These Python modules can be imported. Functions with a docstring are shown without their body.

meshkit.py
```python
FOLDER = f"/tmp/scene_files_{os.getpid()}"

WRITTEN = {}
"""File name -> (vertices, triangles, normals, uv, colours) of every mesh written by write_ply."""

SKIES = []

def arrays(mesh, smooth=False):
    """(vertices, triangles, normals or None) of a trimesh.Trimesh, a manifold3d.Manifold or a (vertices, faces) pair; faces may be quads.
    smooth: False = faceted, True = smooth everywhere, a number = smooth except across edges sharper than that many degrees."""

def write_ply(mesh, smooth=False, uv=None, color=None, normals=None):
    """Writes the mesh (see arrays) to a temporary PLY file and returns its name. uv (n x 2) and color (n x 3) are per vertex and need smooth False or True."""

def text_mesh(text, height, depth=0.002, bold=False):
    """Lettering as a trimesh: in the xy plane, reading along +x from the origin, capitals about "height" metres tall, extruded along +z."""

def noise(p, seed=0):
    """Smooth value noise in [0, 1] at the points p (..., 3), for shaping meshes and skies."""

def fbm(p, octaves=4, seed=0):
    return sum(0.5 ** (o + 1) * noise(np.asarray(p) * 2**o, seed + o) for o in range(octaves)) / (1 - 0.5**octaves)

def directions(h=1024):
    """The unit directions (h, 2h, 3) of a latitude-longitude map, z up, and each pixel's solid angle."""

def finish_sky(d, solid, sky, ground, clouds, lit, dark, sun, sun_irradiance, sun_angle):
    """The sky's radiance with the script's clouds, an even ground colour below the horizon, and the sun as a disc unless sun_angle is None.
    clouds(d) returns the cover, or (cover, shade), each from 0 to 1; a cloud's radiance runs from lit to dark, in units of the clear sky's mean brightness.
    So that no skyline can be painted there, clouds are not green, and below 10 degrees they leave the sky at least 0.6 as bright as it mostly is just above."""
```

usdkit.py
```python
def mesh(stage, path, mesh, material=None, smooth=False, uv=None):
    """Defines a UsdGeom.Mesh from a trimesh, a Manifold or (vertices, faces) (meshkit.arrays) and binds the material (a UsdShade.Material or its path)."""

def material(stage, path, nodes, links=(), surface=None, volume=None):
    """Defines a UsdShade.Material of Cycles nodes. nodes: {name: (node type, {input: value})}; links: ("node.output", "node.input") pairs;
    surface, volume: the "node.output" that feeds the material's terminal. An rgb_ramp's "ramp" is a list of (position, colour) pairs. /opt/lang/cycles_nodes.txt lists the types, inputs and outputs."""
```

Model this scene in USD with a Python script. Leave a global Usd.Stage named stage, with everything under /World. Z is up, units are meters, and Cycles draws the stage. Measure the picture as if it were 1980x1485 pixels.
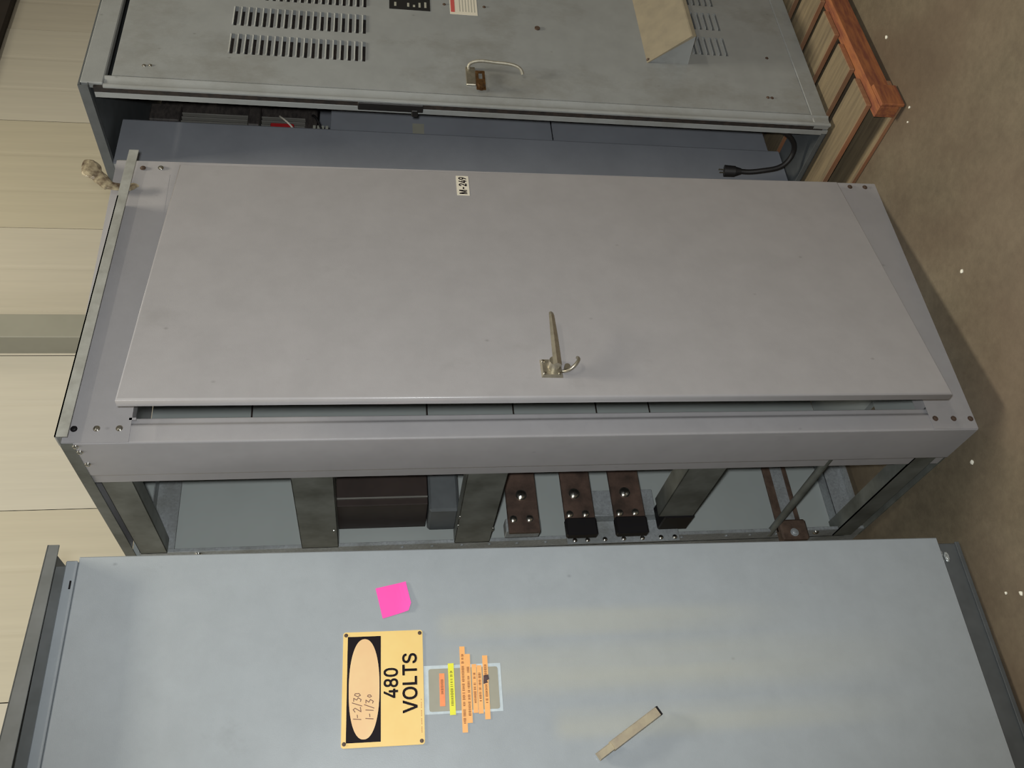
import math, random
import numpy as np, trimesh, manifold3d as m3
from shapely.geometry import LineString, Polygon, box as sbox, Point
from shapely import affinity
from pxr import Usd, UsdGeom, UsdLux, UsdShade, Sdf, Gf
import usdkit, meshkit

random.seed(7); rng = np.random.default_rng(7)
stage = Usd.Stage.CreateInMemory()
UsdGeom.SetStageUpAxis(stage, UsdGeom.Tokens.z); UsdGeom.SetStageMetersPerUnit(stage, 1.0)
UsdGeom.Xform.Define(stage, '/World'); UsdGeom.Scope.Define(stage, '/World/Looks')

# ------------------------------------------------------------------ camera (held on its side: picture-left is up)
F_PX, YAW, PITCH, ROLL = 1733.2, 1.00022, 0.160165, 0.0066674
CAM = np.array([-1.05439, -1.88081, 1.60174])
fw = np.array([math.cos(YAW) * math.cos(PITCH), math.sin(YAW) * math.cos(PITCH), -math.sin(PITCH)])
r0 = np.array([math.sin(YAW), -math.cos(YAW), 0.0]); d0 = np.cross(fw, r0)
rt = r0 * math.cos(ROLL) + d0 * math.sin(ROLL); dn = -r0 * math.sin(ROLL) + d0 * math.cos(ROLL)
cam = UsdGeom.Camera.Define(stage, '/World/camera')
M = np.eye(4); M[0, :3], M[1, :3], M[2, :3], M[3, :3] = dn, rt, -fw, CAM
cam.AddTransformOp().Set(Gf.Matrix4d(*M.ravel().tolist()))
cam.CreateHorizontalApertureAttr(36.0); cam.CreateVerticalApertureAttr(27.0)
cam.CreateFocalLengthAttr(F_PX / 1980 * 36.0); cam.CreateClippingRangeAttr(Gf.Vec2f(0.05, 200))
cam.CreateExposureAttr(0.0)

# ------------------------------------------------------------------ light: dim warm hall, high lamps, the camera's flash
dome = UsdLux.DomeLight.Define(stage, '/World/hall_glow'); dome.CreateIntensityAttr(0.045); dome.CreateColorAttr(Gf.Vec3f(1.0, 0.90, 0.70))
def lamp(name, loc, size, power, color):
    l = UsdLux.RectLight.Define(stage, '/World/' + name)
    l.CreateWidthAttr(size[0]); l.CreateHeightAttr(size[1]); l.CreateIntensityAttr(power); l.CreateColorAttr(Gf.Vec3f(*color))
    l.AddTranslateOp().Set(Gf.Vec3d(*loc))
lamp('high_lamp', (2.75, 1.35, 5.4), (0.7, 0.5), 17.0, (1.0, 0.90, 0.66))
lamp('high_lamp_001', (-1.6, 0.6, 5.6), (2.4, 0.5), 18.0, (1.0, 0.98, 0.92))
lamp('high_lamp_002', (1.2, -7.0, 5.4), (2.4, 0.8), 22.0, (1.0, 0.92, 0.76))
lamp('high_lamp_003', (1.0, -1.05, 6.0), (1.2, 0.5), 95.0, (1.0, 0.92, 0.74))
flash = UsdLux.SphereLight.Define(stage, '/World/camera_flash')     # beside the lens, thrown over a wide cone
flash.CreateRadiusAttr(0.03); flash.CreateIntensityAttr(4200.0); flash.CreateColorAttr(Gf.Vec3f(0.97, 1.0, 1.0))
M2 = M.copy(); M2[3, :3] = CAM + rt * 0.04 - dn * 0.035 - fw * 0.03
flash.AddTransformOp().Set(Gf.Matrix4d(*M2.ravel().tolist()))
UsdLux.ShapingAPI.Apply(flash.GetPrim()); sh = UsdLux.ShapingAPI(flash.GetPrim()); sh.CreateShapingConeAngleAttr(46.0); sh.CreateShapingConeSoftnessAttr(0.75)

# ------------------------------------------------------------------ materials
def lin(r, g, b):
    f = lambda c: (c / 255) / 12.92 if c / 255 <= 0.04045 else ((c / 255 + 0.055) / 1.055) ** 2.4
    return (f(r), f(g), f(b))
LOOK = '/World/Looks/'
def surf(name, rgb, rough=0.5, metal=0.0, var=0.10, scale=6.0, bump=0.0, bscale=200.0, rgb2=None, stretch=(1, 1, 1), spec=0.5, ramp=(0.35, 0.7)):
    """Plain surface whose colour wanders a little (paint, metal, plastic)."""
    a = np.array(lin(*rgb)); b = np.array(lin(*rgb2)) if rgb2 else a * (1 - var)
    nodes = {'tc': ('texture_coordinate', {}), 'mp': ('mapping', {'scale': stretch}), 'n': ('noise_texture', {'scale': scale, 'detail': 5.0, 'roughness': 0.6}),
             'r': ('rgb_ramp', {'ramp': [(ramp[0], tuple(a)), (ramp[1], tuple(b))]}),
             'p': ('principled_bsdf', {'roughness': rough, 'metallic': metal, 'specular_ior_level': spec})}
    links = [('tc.object', 'mp.vector'), ('mp.vector', 'n.vector'), ('n.fac', 'r.fac'), ('r.color', 'p.base_color')]
    if bump:
        nodes['n2'] = ('noise_texture', {'scale': bscale, 'detail': 3.0}); nodes['b'] = ('bump', {'strength': bump, 'distance': 0.002})
        links += [('mp.vector', 'n2.vector'), ('n2.fac', 'b.height'), ('b.normal', 'p.normal')]
    return usdkit.material(stage, LOOK + name, nodes, links, surface='p.BSDF')

def worn_paint(name, rgb, dirt, rough=0.33, cut=(0.60, 0.80), scale=3.0, streak=None, mottle=0.07, scuff=True):
    """Factory enamel: faint mottling, grimy smudges, orange-peel relief; streak = paler, yellower bands that fade out downwards."""
    a = np.array(lin(*rgb)); d = np.array(lin(*dirt))
    nodes = {'tc': ('texture_coordinate', {}),
             'n': ('noise_texture', {'scale': 11.0, 'detail': 6.0, 'roughness': 0.65}), 'r': ('rgb_ramp', {'ramp': [(0.3, tuple(a * (1 + mottle))), (0.7, tuple(a * (1 - mottle)))]}),
             'm2': ('mapping', {'scale': (1.0, 1.0, 0.7), 'location': (3.1, 1.7, 0.4)}), 'n2': ('noise_texture', {'scale': scale, 'detail': 8.0, 'roughness': 0.68}),
             'r2': ('rgb_ramp', {'ramp': [(cut[0], (0, 0, 0)), (cut[1], (1, 1, 1))]}),
             'mx': ('mix', {'color2': tuple(d)}),
             'n3': ('noise_texture', {'scale': 340.0, 'detail': 2.0}), 'b': ('bump', {'strength': 0.12, 'distance': 0.001}),
             'p': ('principled_bsdf', {'roughness': rough, 'specular_ior_level': 0.5})}
    links = [('tc.object', 'n.vector'), ('n.fac', 'r.fac'), ('tc.object', 'm2.vector'), ('m2.vector', 'n2.vector'), ('n2.fac', 'r2.fac'), ('r2.color', 'mx.fac'), ('r.color', 'mx.color1'),
             ('tc.object', 'n3.vector'), ('n3.fac', 'b.height'), ('b.normal', 'p.normal')]
    last = 'mx.color'
    if scuff:      # sparse small dark marks
        nodes |= {'v': ('voronoi_texture', {'scale': 9.0, 'randomness': 1.0}), 'vr': ('rgb_ramp', {'ramp': [(0.0, (0.45, 0.45, 0.45)), (0.045, (0, 0, 0))]}), 'ms': ('mix', {'color2': tuple(d * 0.6)})}
        links += [('m2.vector', 'v.vector'), ('v.distance', 'vr.fac'), ('vr.color', 'ms.fac'), (last, 'ms.color1')]; last = 'ms.color'
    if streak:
        # paler yellowish vertical bands: centres and half widths in the cabinet's own x, from z0 downwards
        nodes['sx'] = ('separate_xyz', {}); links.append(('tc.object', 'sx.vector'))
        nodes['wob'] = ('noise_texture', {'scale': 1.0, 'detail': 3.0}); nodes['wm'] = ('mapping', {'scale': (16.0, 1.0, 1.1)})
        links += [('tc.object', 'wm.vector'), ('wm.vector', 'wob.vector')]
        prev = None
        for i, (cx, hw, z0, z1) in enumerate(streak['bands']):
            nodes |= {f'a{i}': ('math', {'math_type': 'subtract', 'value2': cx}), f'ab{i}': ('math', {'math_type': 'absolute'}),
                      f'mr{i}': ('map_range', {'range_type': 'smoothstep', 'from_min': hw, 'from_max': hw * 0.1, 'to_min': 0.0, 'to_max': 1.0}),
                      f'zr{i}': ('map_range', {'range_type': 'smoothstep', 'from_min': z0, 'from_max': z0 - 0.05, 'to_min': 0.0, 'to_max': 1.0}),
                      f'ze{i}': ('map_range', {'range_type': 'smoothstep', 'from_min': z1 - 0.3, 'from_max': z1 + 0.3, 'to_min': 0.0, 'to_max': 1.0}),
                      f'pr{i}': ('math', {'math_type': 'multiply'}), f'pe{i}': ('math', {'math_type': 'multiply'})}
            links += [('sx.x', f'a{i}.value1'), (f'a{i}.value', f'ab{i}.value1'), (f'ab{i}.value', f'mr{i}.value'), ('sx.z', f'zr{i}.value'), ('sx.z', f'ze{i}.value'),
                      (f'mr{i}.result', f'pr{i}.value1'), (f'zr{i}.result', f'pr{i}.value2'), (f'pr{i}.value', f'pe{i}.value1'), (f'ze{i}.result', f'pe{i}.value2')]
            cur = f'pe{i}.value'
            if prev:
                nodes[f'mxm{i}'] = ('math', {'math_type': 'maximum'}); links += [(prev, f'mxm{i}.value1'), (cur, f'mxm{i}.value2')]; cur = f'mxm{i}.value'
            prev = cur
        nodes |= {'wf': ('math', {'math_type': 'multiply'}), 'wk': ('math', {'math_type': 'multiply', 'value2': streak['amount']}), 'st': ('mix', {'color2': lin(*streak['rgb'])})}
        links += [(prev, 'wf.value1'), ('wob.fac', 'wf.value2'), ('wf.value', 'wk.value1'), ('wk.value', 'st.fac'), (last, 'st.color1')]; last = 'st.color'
    links.append((last, 'p.base_color'))
    return usdkit.material(stage, LOOK + name, nodes, links, surface='p.BSDF')

paint_m = worn_paint('warm_grey_enamel', (155, 153, 155), (126, 124, 123), cut=(0.60, 0.98), mottle=0.045)
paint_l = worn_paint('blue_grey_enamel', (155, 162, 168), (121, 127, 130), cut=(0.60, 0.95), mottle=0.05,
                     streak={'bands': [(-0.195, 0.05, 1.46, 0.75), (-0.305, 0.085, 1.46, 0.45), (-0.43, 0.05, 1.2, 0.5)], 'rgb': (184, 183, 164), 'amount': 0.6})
paint_f = worn_paint('plain_grey_enamel', (147, 150, 150), (116, 114, 106), cut=(0.52, 0.82))
paint_f2 = surf('inner_blue_grey_enamel', (140, 143, 150), 0.45, var=0.12, bump=0.1)
paint_back = surf('pale_inner_enamel', (160, 166, 164), 0.5, var=0.06)
paint_dark = surf('dark_grey_enamel', (92, 96, 98), 0.5, var=0.25, scale=14)
galv = usdkit.material(stage, LOOK + 'galvanised_steel', {'tc': ('texture_coordinate', {}), 'v': ('voronoi_texture', {'scale': 170.0}), 'r': ('rgb_ramp', {'ramp': [(0.0, lin(146, 150, 152)), (1.0, lin(170, 175, 178))]}),
    'n': ('noise_texture', {'scale': 9.0, 'detail': 5.0}), 'r2': ('rgb_ramp', {'ramp': [(0.45, (0, 0, 0)), (0.75, (0.8, 0.8, 0.8))]}), 'm': ('mix', {'color2': lin(124, 126, 122)}),
    'p': ('principled_bsdf', {'metallic': 0.35, 'roughness': 0.48})},
    [('tc.object', 'v.vector'), ('v.color', 'r.fac'), ('tc.object', 'n.vector'), ('n.fac', 'r2.fac'), ('r2.color', 'm.fac'), ('r.color', 'm.color1'), ('m.color', 'p.base_color')], surface='p.BSDF')
pale_paint = surf('pale_chalky_enamel', (156, 157, 152), 0.45, rgb2=(132, 132, 126), scale=20)
hood_paint = surf('mid_grey_enamel', (108, 111, 112), 0.45, rgb2=(92, 95, 94), scale=10)
galv_dull = surf('dull_galvanised_steel', (118, 121, 116), 0.5, metal=0.25, rgb2=(84, 86, 80), scale=9)
copper = surf('tarnished_bus_copper', (104, 84, 74), 0.42, metal=0.35, rgb2=(70, 58, 52), scale=18, ramp=(0.35, 0.65))
devgrey = surf('dusty_dark_device', (76, 70, 66), 0.6, rgb2=(44, 40, 40), scale=30, stretch=(1, 1, 3))
boot = surf('black_insulation', (24, 22, 24), 0.5, var=0.2, spec=0.25)
darkbox = surf('brown_insulating_board', (52, 42, 38), 0.5, var=0.3, scale=12)
rust = surf('rusty_steel', (98, 80, 68), 0.6, metal=0.15, rgb2=(64, 50, 42), scale=30)
steel_dull = surf('dull_zinc_alloy', (170, 166, 152), 0.5, metal=0.5, var=0.25, scale=60)
chrome = surf('zinc_plated_steel', (205, 203, 196), 0.22, metal=1.0, var=0.12, scale=40)
steel = surf('cast_zinc_alloy', (186, 180, 164), 0.33, metal=0.85, var=0.22, scale=60)
brass = surf('tarnished_brass', (120, 88, 52), 0.4, metal=0.6, rgb2=(70, 48, 30), scale=80)
rubber = surf('black_rubber', (30, 28, 29), 0.55, var=0.2)
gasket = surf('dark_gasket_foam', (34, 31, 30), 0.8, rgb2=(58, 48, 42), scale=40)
yellow = surf('faded_yellow_sign_plastic', (236, 206, 132), 0.45, rgb2=(232, 196, 120), scale=8)
smear = surf('dark_smear', (92, 66, 66), 0.6, rgb2=(60, 44, 46), scale=90)
black = surf('black_print', (27, 21, 26), 0.6, var=0.1, spec=0.12)
peach = surf('faded_peach_print', (232, 200, 148), 0.45, rgb2=(228, 188, 140), scale=9)
ink = surf('brown_marker_ink', (120, 86, 70), 0.6, var=0.1)
finered = surf('small_red_print', (196, 130, 80), 0.6, var=0.1)
pink = usdkit.material(stage, LOOK + 'fluorescent_pink_paper', {'p': ('principled_bsdf', {'base_color': (1.0, 0.085, 0.46), 'roughness': 0.7})}, [], surface='p.BSDF')
tape_o = surf('orange_label_tape', (246, 186, 116), 0.35, rgb2=(244, 176, 110), scale=30)
tape_r = surf('red_orange_label_tape', (246, 140, 96), 0.35, rgb2=(244, 160, 100), scale=30)
tape_y = surf('yellow_label_tape', (234, 232, 70), 0.35, var=0.06, scale=30)
tape_ink = surf('embossed_brown_letters', (150, 92, 48), 0.5, var=0.2)
tape_ink2 = surf('embossed_olive_letters', (130, 124, 30), 0.5, var=0.2)
plate_grey = surf('bare_grey_plate', (158, 156, 142), 0.4, var=0.08, scale=30)
glue = surf('white_glue_residue', (196, 208, 214), 0.6, rgb2=(178, 190, 198), scale=40)
tan = surf('tan_plastic_handle', (170, 160, 136), 0.45, rgb2=(150, 138, 122), scale=30)
white = surf('white_paper_label', (226, 220, 204), 0.6, var=0.06)
redp = surf('red_print', (206, 92, 88), 0.6, var=0.1)
redplastic = surf('red_plastic', (190, 44, 48), 0.45, var=0.15)
plate_blk = surf('black_nameplate_enamel', (30, 30, 32), 0.4, var=0.15)
dimgrey = surf('duct_and_highlight_grey', (112, 110, 104), 0.6, var=0.2)
palegrey = surf('pale_print', (170, 170, 158), 0.6, var=0.1)
hoodtan = surf('tan_hood_top', (138, 129, 110), 0.6, rgb2=(126, 118, 102), scale=20)  # tan tone given to the hood's top face only
clear = usdkit.material(stage, LOOK + 'cloudy_plastic_film', {'p': ('principled_bsdf', {'base_color': lin(190, 178, 150), 'roughness': 0.25, 'transmission_weight': 0.35}), 'tc': ('texture_coordinate', {}),
    'n': ('noise_texture', {'scale': 45.0, 'detail': 3.0}), 'r': ('rgb_ramp', {'ramp': [(0.35, lin(92, 76, 62)), (0.65, lin(196, 184, 156))]})},
    [('tc.object', 'n.vector'), ('n.fac', 'r.fac'), ('r.color', 'p.base_color')], surface='p.BSDF')
wood = usdkit.material(stage, LOOK + 'weathered_pallet_wood', {'tc': ('texture_coordinate', {}), 'mp': ('mapping', {'scale': (30.0, 2.2, 30.0)}), 'n': ('noise_texture', {'scale': 2.0, 'detail': 6.0, 'roughness': 0.6}),
    'r': ('rgb_ramp', {'ramp': [(0.3, lin(134, 119, 93)), (0.7, lin(100, 88, 70))]}), 'g': ('geometry', {}), 's': ('separate_xyz', {}), 'a': ('math', {'math_type': 'absolute'}),
    'k': ('map_range', {'from_min': 0.5, 'from_max': 0.8, 'to_min': 0.75, 'to_max': 0.0, 'clamp': True}), 'n2': ('noise_texture', {'scale': 7.0, 'detail': 3.0}), 'k2': ('math', {'math_type': 'multiply'}),
    'm': ('mix', {'color2': lin(176, 96, 54)}), 'p': ('principled_bsdf', {'roughness': 0.75})},
    [('tc.object', 'mp.vector'), ('mp.vector', 'n.vector'), ('n.fac', 'r.fac'), ('g.true_normal', 's.vector'), ('s.z', 'a.value1'), ('a.value', 'k.value'), ('tc.object', 'n2.vector'), ('k.result', 'k2.value1'), ('n2.fac', 'k2.value2'),
     ('k2.value', 'm.fac'), ('r.color', 'm.color1'), ('m.color', 'p.base_color')], surface='p.BSDF')
stained = surf('orange_stained_wood', (152, 94, 56), 0.8, rgb2=(116, 64, 46), scale=9, stretch=(1, 6, 6), ramp=(0.4, 0.62))
wood_grey = surf('grey_old_wood', (112, 102, 84), 0.8, rgb2=(86, 78, 66), scale=8)
concrete = usdkit.material(stage, LOOK + 'dusty_concrete', {'g': ('geometry', {}), 'n': ('noise_texture', {'scale': 3.2, 'detail': 8.0, 'roughness': 0.62}), 'r': ('rgb_ramp', {'ramp': [(0.32, lin(92, 83, 68)), (0.5, lin(106, 97, 80)), (0.68, lin(118, 108, 90))]}),
    'n2': ('noise_texture', {'scale': 38.0, 'detail': 6.0, 'roughness': 0.7}), 'r2': ('rgb_ramp', {'ramp': [(0.3, (0.80, 0.80, 0.80)), (0.7, (1.1, 1.1, 1.1))]}), 'm': ('mix', {'mix_type': 'multiply', 'fac': 1.0}),
    'n4': ('noise_texture', {'scale': 1.3, 'detail': 4.0}), 'r4': ('rgb_ramp', {'ramp': [(0.42, (0, 0, 0)), (0.62, (0.5, 0.5, 0.5))]}), 'm4': ('mix', {'color2': lin(96, 79, 66)}),
    'v': ('voronoi_texture', {'scale': 26.0}), 'vr': ('rgb_ramp', {'ramp': [(0.0, (0.8, 0.8, 0.8)), (0.05, (0, 0, 0))]}), 'm5': ('mix', {'color2': lin(80, 68, 54)}),
    'b': ('bump', {'strength': 0.2, 'distance': 0.004}), 'p': ('principled_bsdf', {'roughness': 0.62})},
    [('g.position', 'n.vector'), ('g.position', 'n2.vector'), ('g.position', 'n4.vector'), ('n.fac', 'r.fac'), ('n2.fac', 'r2.fac'), ('r.color', 'm.color1'), ('r2.color', 'm.color2'), ('n4.fac', 'r4.fac'), ('r4.color', 'm4.fac'), ('m.color', 'm4.color1'),
     ('g.position', 'v.vector'), ('v.distance', 'vr.fac'), ('vr.color', 'm5.fac'), ('m4.color', 'm5.color1'), ('m5.color', 'p.base_color'), ('n2.fac', 'b.height'), ('b.normal', 'p.normal')], surface='p.BSDF')
cream = [usdkit.material(stage, LOOK + f'cream_wall_paint_{k}', {'g': ('geometry', {}), 'mp': ('mapping', {'scale': (7.0, 7.0, 0.35), 'location': (k * 3.0, 0, 0)}), 'n': ('noise_texture', {'scale': 4.0, 'detail': 6.0, 'roughness': 0.6}),
    'r': ('rgb_ramp', {'ramp': [(0.3, lin(*c)), (0.72, tuple(np.array(lin(*c)) * 0.92))]}), 'p': ('principled_bsdf', {'roughness': 0.5})},
    [('g.position', 'mp.vector'), ('mp.vector', 'n.vector'), ('n.fac', 'r.fac'), ('r.color', 'p.base_color')], surface='p.BSDF') for k, c in enumerate([(203, 199, 187), (200, 195, 182), (196, 190, 172)])]
post_paint = surf('grey_green_column_paint', (152, 152, 142), 0.45, var=0.08)
header_mat = surf('dark_roof_steel', (52, 46, 42), 0.7, var=0.3)

# ------------------------------------------------------------------ helpers
used = {}
def numbered(path):
    n = used.get(path, 0); used[path] = n + 1
    return path if n == 0 else f'{path}_{n:03d}'
def tag(p, label=None, cat=None, group=None, kind=None):
    for k, v in (('label', label), ('category', cat), ('group', group), ('kind', kind)):
        if v: p.SetCustomDataByKey(k, v)
    return p
def obj(name, mesh, mat, parent='/World', smooth=False, label=None):
    parent = parent if isinstance(parent, str) else str(parent.GetPath())
    p = usdkit.mesh(stage, numbered(parent + '/' + name), mesh, mat, smooth).GetPrim()
    if label: p.SetCustomDataByKey('label', label)
    return p
def thing(name, label, cat, origin=(0, 0, 0), R=None, group=None):
    x = UsdGeom.Xform.Define(stage, numbered('/World/' + name))
    T = np.eye(4); T[:3, :3] = (np.eye(3) if R is None else R).T; T[3, :3] = origin
    x.AddTransformOp().Set(Gf.Matrix4d(*T.ravel().tolist()))
    return tag(x.GetPrim(), label, cat, group)
def cat_(*ms): return trimesh.util.concatenate([m for m in ms])
def bx(lo, hi, b=0.0):
    lo, hi = np.minimum(lo, hi).astype(float), np.maximum(lo, hi).astype(float)
    if b <= 0:
        m = trimesh.creation.box(hi - lo); m.apply_translation((lo + hi) / 2); return m
    b = min(b, (hi - lo).min() * 0.45); pts = []
    for s in np.ndindex(2, 2, 2):
        c = np.where(np.array(s) == 1, hi, lo); g = np.where(np.array(s) == 1, -b, b)
        for k in range(3):
            q = c + g; q[k] = c[k]; pts.append(q)
    return trimesh.convex.convex_hull(np.array(pts))
def hull(pts): return trimesh.convex.convex_hull(np.array(pts, float))
def cyl(p, q, r, n=16, r2=None):
    p, q = np.array(p, float), np.array(q, float); d = q - p; L = np.linalg.norm(d); d /= L
    a = np.cross(d, [0, 0, 1] if abs(d[2]) < 0.9 else [1, 0, 0]); a /= np.linalg.norm(a); b = np.cross(d, a)
    t = np.linspace(0, 2 * np.pi, n, endpoint=False); ring = np.cos(t)[:, None] * a + np.sin(t)[:, None] * b
    return hull(np.vstack([p + r * ring, q + (r if r2 is None else r2) * ring]))
def tube(path, r, n=10):
    path = np.array(path, float); T = np.gradient(path, axis=0); T /= np.linalg.norm(T, axis=1)[:, None]
    up = np.array([0.31, 0.87, 0.37]); V, Fc = [], []
    rr = np.full(len(path), r) if np.ndim(r) == 0 else np.array(r)
    for i, (p, t) in enumerate(zip(path, T)):
        a = np.cross(t, up); a /= np.linalg.norm(a); b = np.cross(t, a); th = np.linspace(0, 2 * np.pi, n, endpoint=False)
        V.append(p + rr[i] * (np.cos(th)[:, None] * a + np.sin(th)[:, None] * b))
    for i in range(len(path) - 1):
        for k in range(n):
            a0, a1, b0, b1 = i * n + k, i * n + (k + 1) % n, (i + 1) * n + k, (i + 1) * n + (k + 1) % n
            Fc += [(a0, b0, a1), (a1, b0, b1)]
    e = len(path) * n; V.append(path[:1]); V.append(path[-1:])
    for k in range(n):
        Fc += [(e, k, (k + 1) % n), (e + 1, (len(path) - 1) * n + (k + 1) % n, (len(path) - 1) * n + k)]
    m = trimesh.Trimesh(np.vstack(V), Fc, process=False); m.fix_normals(); return m
def curve(pts, n=30):
    from scipy.interpolate import CubicSpline
    pts = np.array(pts, float); s = np.r_[0, np.cumsum(np.linalg.norm(np.diff(pts, axis=0), axis=1))]
    return CubicSpline(s, pts)(np.linspace(0, s[-1], n))
def extrude(shape, depth):
    """shapely polygon(s) in xy, extruded along +z."""
    out = []
    for g in (shape.geoms if hasattr(shape, 'geoms') else [shape]):
        rings = [np.array(g.exterior.coords)[:-1]] + [np.array(i.coords)[:-1] for i in g.interiors]
        m = m3.CrossSection(rings, m3.FillRule.EvenOdd).extrude(depth).to_mesh()
        out.append(trimesh.Trimesh(m.vert_properties[:, :3], m.tri_verts, process=False))
    return cat_(*out)
def front(shape, y, depth):
    """A shape drawn on a front (x right, z up) and extruded towards the viewer (-y) from depth y."""
    m = extrude(shape, depth); v = m.vertices.copy(); m.vertices = np.c_[v[:, 0], y - v[:, 2], v[:, 1]]; m.fix_normals(); return m
def fillet(P, r, n=4):
    P = [np.array(p, float) for p in P]; out = [P[0]]
    for a, b, c in zip(P[:-2], P[1:-1], P[2:]):
        u, w = a - b, c - b; lu, lw = np.linalg.norm(u), np.linalg.norm(w); k = min(r, lu * 0.45, lw * 0.45); p, q = b + u / lu * k, b + w / lw * k
        out += [(1 - t) ** 2 * p + 2 * t * (1 - t) * b + t * t * q for t in np.linspace(0, 1, n)]
    return out + [P[-1]]
def sheet(profile, t, z0, z1):
    """Bent sheet steel: an open polyline in (x, y) with thickness t, run from z0 to z1."""
    m = extrude(LineString(profile).buffer(t / 2, cap_style='flat', join_style='round', quad_segs=5), z1 - z0); m.apply_translation((0, 0, z0)); return m
def text(s, height, w, x, z, y, depth=0.0006, bold=True):
    """Lettering on a front: capitals 'height' tall, whole word w wide, left end x, baseline z."""
    m = meshkit.text_mesh(s, height, depth, bold); v = m.vertices.copy(); v[:, 0] = (v[:, 0] - v[:, 0].min()) * (w / np.ptp(v[:, 0]))
    m.vertices = np.c_[x + v[:, 0], y - v[:, 2], z + v[:, 1]]; m.fix_normals(); return m
def bolt(name, at, n, r, parent, mat=chrome, h=None):
    """Round-headed bolt with a washer, its head pointing along n."""
    at, n = np.array(at, float), np.array(n, float); h = h or r * 0.7
    return obj(name, cat_(cyl(at, at + n * h * 0.25, r * 1.35, 14), cyl(at + n * h * 0.25, at + n * h * 0.8, r, 14), cyl(at + n * h * 0.8, at + n * h * 1.1, r, 14, r * 0.55)), mat, parent, smooth=35)

# ================================================================== the setting
tag(obj('floor', bx((-8, -9, -0.2), (12, 2.6, 0.0)), concrete), kind='structure')
WALL_Y, WALL_TOP = 2.40, 4.045
wall = tag(UsdGeom.Xform.Define(stage, '/World/wall_back').GetPrim(), kind='structure')
obj('wall_backing', bx((-5.0, WALL_Y + 0.03, 0), (9.0, WALL_Y + 0.16, WALL_TOP)), header_mat, wall)
PW = 0.917
for k in range(-6, 8):          # liner sheets 0.917 m wide, lapped at the joints, each with shallow stiffening ribs
    x0 = 0.98 + PW * k; prof = [(x0, WALL_Y)]
    for j in (1, 2):
        c = x0 + PW * j / 3; prof += [(c - 0.02, WALL_Y), (c - 0.006, WALL_Y + 0.001), (c + 0.006, WALL_Y + 0.001), (c + 0.02, WALL_Y)]
    prof += [(x0 + PW - 0.005, WALL_Y - 0.002 * (k % 2)), (x0 + PW - 0.003, WALL_Y + 0.01)]
    obj('wall_panel', sheet(prof, 0.002, 0.0, WALL_TOP), cream[k % 3], wall)
col = tag(UsdGeom.Xform.Define(stage, '/World/trim_1').GetPrim(), kind='structure')
obj('column_casing', sheet([(1.916, WALL_Y), (1.916, 2.254), (2.057, 2.254), (2.057, WALL_Y)], 0.012, 0, WALL_TOP), post_paint, col, smooth=30)
tag(obj('trim_2', bx((-5, WALL_Y - 0.05, WALL_TOP), (9, WALL_Y + 0.2, WALL_TOP + 0.9), 0.01), header_mat), kind='structure')

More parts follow.
